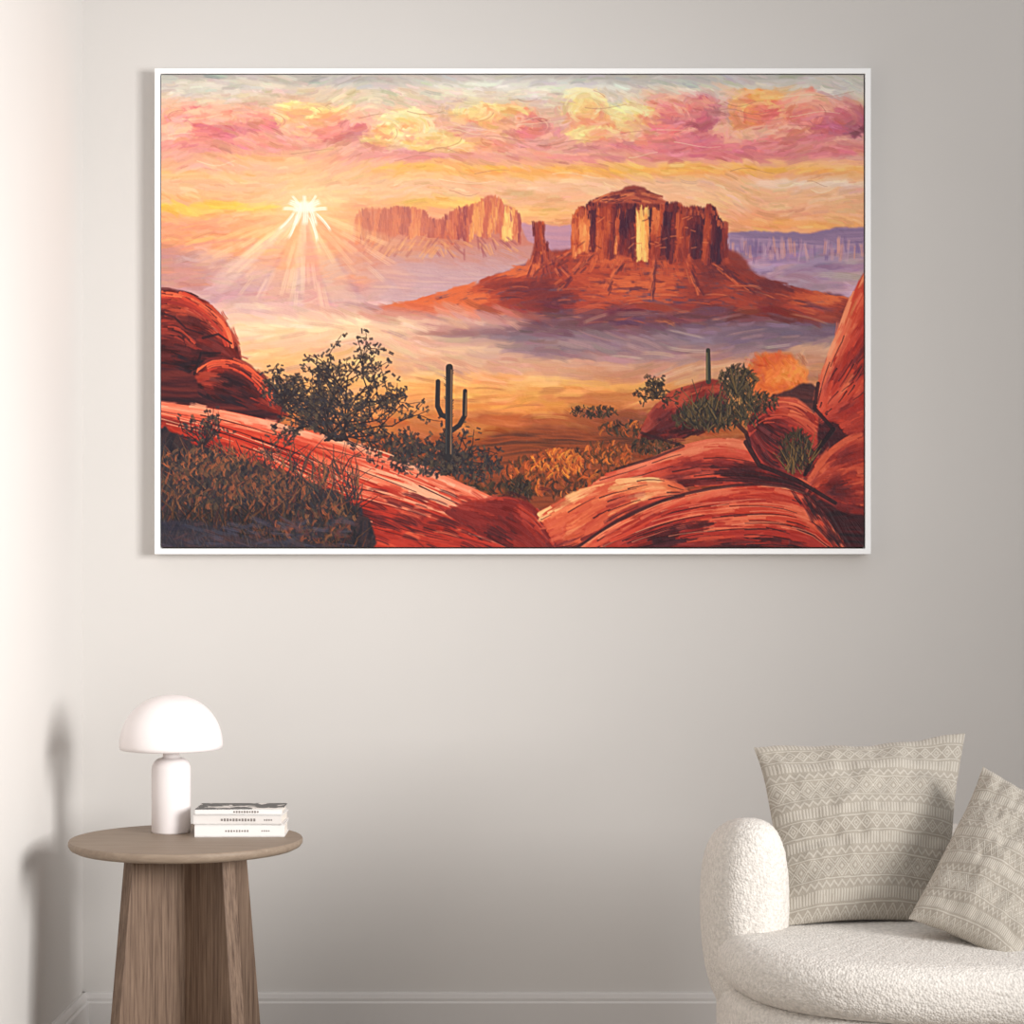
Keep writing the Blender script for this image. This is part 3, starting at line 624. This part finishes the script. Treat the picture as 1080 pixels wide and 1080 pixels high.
def book(tag,x0,x1,y0,y1,z0,th,mat,mtop,rot,marks):
    c=.0022; cx,cy=(x0+x1)/2,(y0+y1)/2; 
    box(tag+'_cover_bottom',x0,x1,y0,y1,z0,z0+c,mat,bk,.0005,rot)
    box(tag+'_cover_top',x0,x1,y0,y1,z0+th-c,z0+th,mtop,bk,.0005,rot)
    ca,sa=math.cos(rot),math.sin(rot)
    def loc(dx,dy): return cx+dx*ca-dy*sa, cy+dx*sa+dy*ca
    hx,hy=(x1-x0)/2,(y1-y0)/2
    px_,py_=loc(0,.002); box(tag+'_pages',px_-hx+.003,px_+hx-.003,py_-hy+.003,py_+hy-.004,z0+c,z0+th-c,m_page,bk,0,rot)
    sx,sy=loc(0,-hy+.0015); box(tag+'_spine',sx-hx,sx+hx,sy-.0015,sy+.0015,z0+.0003,z0+th-.0003,mat,bk,.0004,rot)
    for q,(u,l,hh) in enumerate(marks):
        tx,ty=loc(u*hx,-hy-.0001)
        box(tag+'_title_%d'%q,tx-l*hx/2,tx+l*hx/2,ty-.0002,ty+.0004,z0+th*(.5-hh/2),z0+th*(.5+hh/2),m_ink,bk,0,rot)
def word(u0,n,l,g,h): return [(u0+i*(l+g),l,h*(1.0 if i%3 else .8)) for i in range(n)]
bx0=(203-540)/F*4.05; bx1=(299-540)/F*4.05; by0=4.055
book('book_a',bx0+.002,bx1,by0,by0+.105,TZ,.024,m_cov,m_cov,math.radians(1.5),word(-.3,9,.035,.025,.16)+word(.5,4,.03,.02,.12))
book('book_b',bx0+.001,bx1-.003,by0+.002,by0+.105,TZ+.0243,.018,m_cov2,m_cov,math.radians(-1.5),word(-.35,12,.045,.022,.3)+word(.62,4,.03,.02,.2))
book('book_c',bx0+.003,bx1-.004,by0+.003,by0+.10,TZ+.0427,.012,m_cov,m_cov3,math.radians(0.5),word(-.1,10,.04,.02,.34))

# ------------------------------------------------------------------ armchair
CX,CY=.722,3.55
ch=empty('armchair',(CX,CY,0))
m_bou=new_mat('boucle_fabric',(208,202,195),0.95,0.1,(160,0.07,(1,1,1)),('V',260,0.5,0.003),0.08)
tex=bpy.data.textures.new('boucle','CLOUDS'); tex.noise_scale=.006; tex.noise_depth=1
def fabricize(o,sub=1,st=.0024):
    m=o.modifiers.new('s','SUBSURF'); m.levels=sub; m.render_levels=sub
    d=o.modifiers.new('d','DISPLACE'); d.texture=tex; d.strength=st; d.texture_coords='LOCAL'; d.mid_level=.5
def loft(name,rings,mat,parent):
    n=len(rings[0]); v=[p for r in rings for p in r]; f=[]
    for k in range(len(rings)-1):
        for i in range(n):
            j=(i+1)%n; f.append((k*n+i,k*n+j,(k+1)*n+j,(k+1)*n+i))
    f.append(tuple(range(n))[::-1]); f.append(tuple((len(rings)-1)*n+i for i in range(n)))
    o=from_data(name,v,f,mat,parent,True); return o
rings=[]; rc=.335; ht=.066; NT=120; a0,a1=math.radians(204),math.radians(-24)
arc=rc*abs(a0-a1)
for k in range(NT+1):
    t=k/NT
    sdist=min(t,1-t)*arc; e=min(1,(sdist+.0005)/.06); sc=math.sqrt(max(0,1-(1-e)**2)); sc=max(sc,.02)
    a=a0+(a1-a0)*t; c=Vector((CX+rc*math.cos(a)*1.0,CY+rc*1.02*math.sin(a),0)); nrm=Vector((math.cos(a),math.sin(a),0))
    bk_=min(1,max(0,(sdist-.05)/.30)); bk_=bk_*bk_*(3-2*bk_)
    ztop=.640-.062*bk_; zlow=.30; r=[]
    M=40
    for i in range(M):
        q=2*math.pi*i/M; cx_=math.copysign(abs(math.cos(q))**.8,math.cos(q)); sz=math.copysign(abs(math.sin(q))**.62,math.sin(q))
        zm=(ztop+zlow)/2; hz=(ztop-zlow)/2*(.76+.24*sc)
        bul=1.0-.16*max(0,-(sz))
        z=zm+hz*sz
        p=c+nrm*(cx_*ht*sc*bul); r.append((p.x,p.y,z))
    rings.append(r)
fabricize(loft('back_shell',rings,m_bou,ch),2)
def slab(name,cx,cy,hx,hy,z0,z1,ed,nexp=2.7,crown=0.0):
    rs=[]; prof=[]
    for k in range(9):
        a=-math.pi/2+k/8*math.pi/2; prof.append((-ed+ed*math.cos(a),z0+ed+ed*math.sin(a)))
    for k in range(9):
        a=k/8*math.pi/2; prof.append((-ed+ed*math.cos(a),z1-ed+ed*math.sin(a)))
    mn=min(hx,hy)
    prof=[(-mn*.98,z0),(-mn*.6,z0)]+prof+[(-mn*q,z1) for q in (.3,.45,.6,.75,.9,.98)]
    for off,z in prof:
        r=[]
        for i in range(140):
            q=2*math.pi*i/140; ex=2/nexp
            x=math.copysign(abs(math.cos(q))**ex,math.cos(q)); y=math.copysign(abs(math.sin(q))**ex,math.sin(q))
            zz=z+(crown*min(1,max(0,-off-ed*.3)/mn) if z>=z1-1e-6 else 0)
            r.append((cx+x*(hx+off),cy+y*(hy+off),zz))
        rs.append(r)
    return loft(name,rs,m_bou,ch)
fabricize(slab('seat_cushion',CX+.005,3.47,.388,.365,.368,.458,.040,2.6,.012),2)
fabricize(slab('base',CX+.005,3.49,.380,.37,.05,.372,.03,2.6),2)
m_foot=new_mat('foot_dark_wood',(60,46,38),0.6,0.3)
for i,(dx,dy) in enumerate(((-.25,-.2),(.25,-.2),(-.25,.26),(.25,.26))):
    lathe('foot_%d'%(i+1),[(.001,0),(.018,0),(.024,.056),(.001,.056)],(CX+dx,3.49+dy,0),m_foot,ch,24)

# ------------------------------------------------------------------ pillows
m_pil=attr_mat('woven_pillow',0.95,0.08,('N',900,0.35,0.001),0.1)
def pillow_tex(U,V,nx=15):
    bands=[('rib',.070),('line',.014),('dia',.075),('line',.014),('rib',.075),('zig',.04),('line',.014),('big',.10),('line',.014),('zig',.04)]
    tot=sum(b[1] for b in bands); reps=2.3
    t=(V*reps)%1.0*tot
    out=np.zeros_like(U); y=0
    for kind,h in bands:
        m=(t>=y)&(t<y+h); f=(t-y)/h
        if kind=='rib': val=.3+.6*(np.abs(((U*nx*4)%1)-.5)*2>.45)*(np.abs(f-.5)<.40)
        elif kind=='line': val=np.where(np.abs(f-.5)<.26,.85,.1)
        elif kind=='dia':
            a=np.abs(((U*nx*1.2)%1)-.5)*2; b=np.abs(f-.5)*2; s=a+b
            val=np.where((s>.82)&(s<1.12),.9,np.where((s>.3)&(s<.55),.8,.2))
        elif kind=='zig':
            a=np.abs(((U*nx*1.5)%1)-.5)*2; val=np.where(np.abs(f-.15-.7*a)<.17,.85,.25)
        else:
            a=np.abs(((U*nx*.9)%1)-.5)*2; b=np.abs(f-.5)*2; s=a+b
            val=np.where((s>.88)&(s<1.08),.95,np.where((s>.58)&(s<.74),.8,np.where((s<.28),.8,np.where((s>1.3)&(s<1.5),.8,.2))))
        out=np.where(m,val,out); y+=h
    w=.5+.5*np.sin(U*nx*38)*np.sin(V*360)
    return np.clip(out*.8+w*.2,0,1)
def pillow(name,TL,TR_,BR,BL_,th,pinch=.045,seed=0):
    n=320; pr=empty(name,(TL+TR_+BR+BL_)/4)
    v,u=np.mgrid[0:n,0:n]/(n-1.0)
    uu=u+pinch*np.sin(math.pi*v)*(1-2*u); vv=v+pinch*np.sin(math.pi*u)*(1-2*v)
    A=[np.array(q) for q in (TL,TR_,BR,BL_)]
    base=((1-uu)*(1-vv))[...,None]*A[0]+(uu*(1-vv))[...,None]*A[1]+(uu*vv)[...,None]*A[2]+((1-uu)*vv)[...,None]*A[3]
    nrm=np.cross(A[1]-A[0],A[3]-A[0]); nrm/=np.linalg.norm(nrm)
    if nrm[1]>0: nrm=-nrm
    prof=(np.clip(1-(2*u-1)**2,0,1)**.55)*(np.clip(1-(2*v-1)**2,0,1)**.55)
    wr=(fbm(u*5+seed,v*5,200+seed,3)-.5)
    edge=np.minimum(np.minimum(u,1-u),np.minimum(v,1-v))
    wr2=(fbm(u*12,v*3+seed,210+seed,2)-.5)*np.exp(-v*5)+(fbm(u*3,v*12,220+seed,2)-.5)*(np.exp(-u*5)+np.exp(-(1-u)*5))
    wob=(fbm(u*4+9,v*4+seed,240+seed,2)-.5)*.012
    L=pillow_tex(u+wob*.5,v+wob)
    lo=lin((142,133,121)); hi=lin((194,187,176))
    c=lo+(hi-lo)*L[...,None]*(0.9+.1*fbm(u*80,v*80,230,1))[...,None]
    zsh=(fbm(u*4+seed,v*4,250+seed,2)-.5)*.020*(1-prof)*np.clip(1-v*1.2,0,1)
    for side,nm in ((1,'front'),(-1,'back')):
        disp=side*(prof*th/2)+side*prof*wr*.030+side*wr2*.030*np.clip(edge*8,0,1)+side*(L-.5)*.0012*np.clip(edge*20,0,1)
        co=base+nrm*disp[...,None]
        co[...,2]+=zsh
        cc=c
        if side==-1: co=co[:,::-1]; cc=c[:,::-1]
        grid_mesh(nm,co.reshape(-1,3),cc.reshape(-1,3),n,n,m_pil,pr)
    return pr
pillow('throw_pillow',P(795,783,3.66),P(1018,776,3.70),P(1003,974,3.46),P(826,977,3.46),.12,.03,1)
pillow('throw_pillow.001',P(1037,807,3.52),P(1165,880,3.46),P(1068,1018,3.22),P(958,969,3.33),.12,.03,2)

# ------------------------------------------------------------------ lights
w=bpy.data.worlds.new('world'); scn.world=w; w.use_nodes=True
w.node_tree.nodes['Background'].inputs[0].default_value=lc((250,249,249)); w.node_tree.nodes['Background'].inputs[1].default_value=.78
def area(name,loc,target,sx,sy,power,color=(1,1,1),spread=180):
    l=bpy.data.lights.new(name,'AREA'); l.shape='RECTANGLE'; l.size=sx; l.size_y=sy; l.energy=power; l.color=color; l.spread=math.radians(spread)
    o=bpy.data.objects.new(name,l); o.location=loc; o.rotation_euler=(Vector(target)-Vector(loc)).to_track_quat('-Z','Y').to_euler(); col.objects.link(o); return o
area('window_light',(2.5,1.2,1.55),(-1.35,3.6,1.2),1.3,1.3,38,(1,.988,.972),64)

# ------------------------------------------------------------------ camera
cam=bpy.data.cameras.new('camera'); cam.sensor_width=36; cam.lens=36*F/1080.0; cam.shift_y=(HY-540)/1080.0
co_=bpy.data.objects.new('camera',cam); co_.location=(0,0,CZ); co_.rotation_euler=(math.pi/2,0,0); col.objects.link(co_); scn.camera=co_
scn.view_settings.view_transform='Standard'
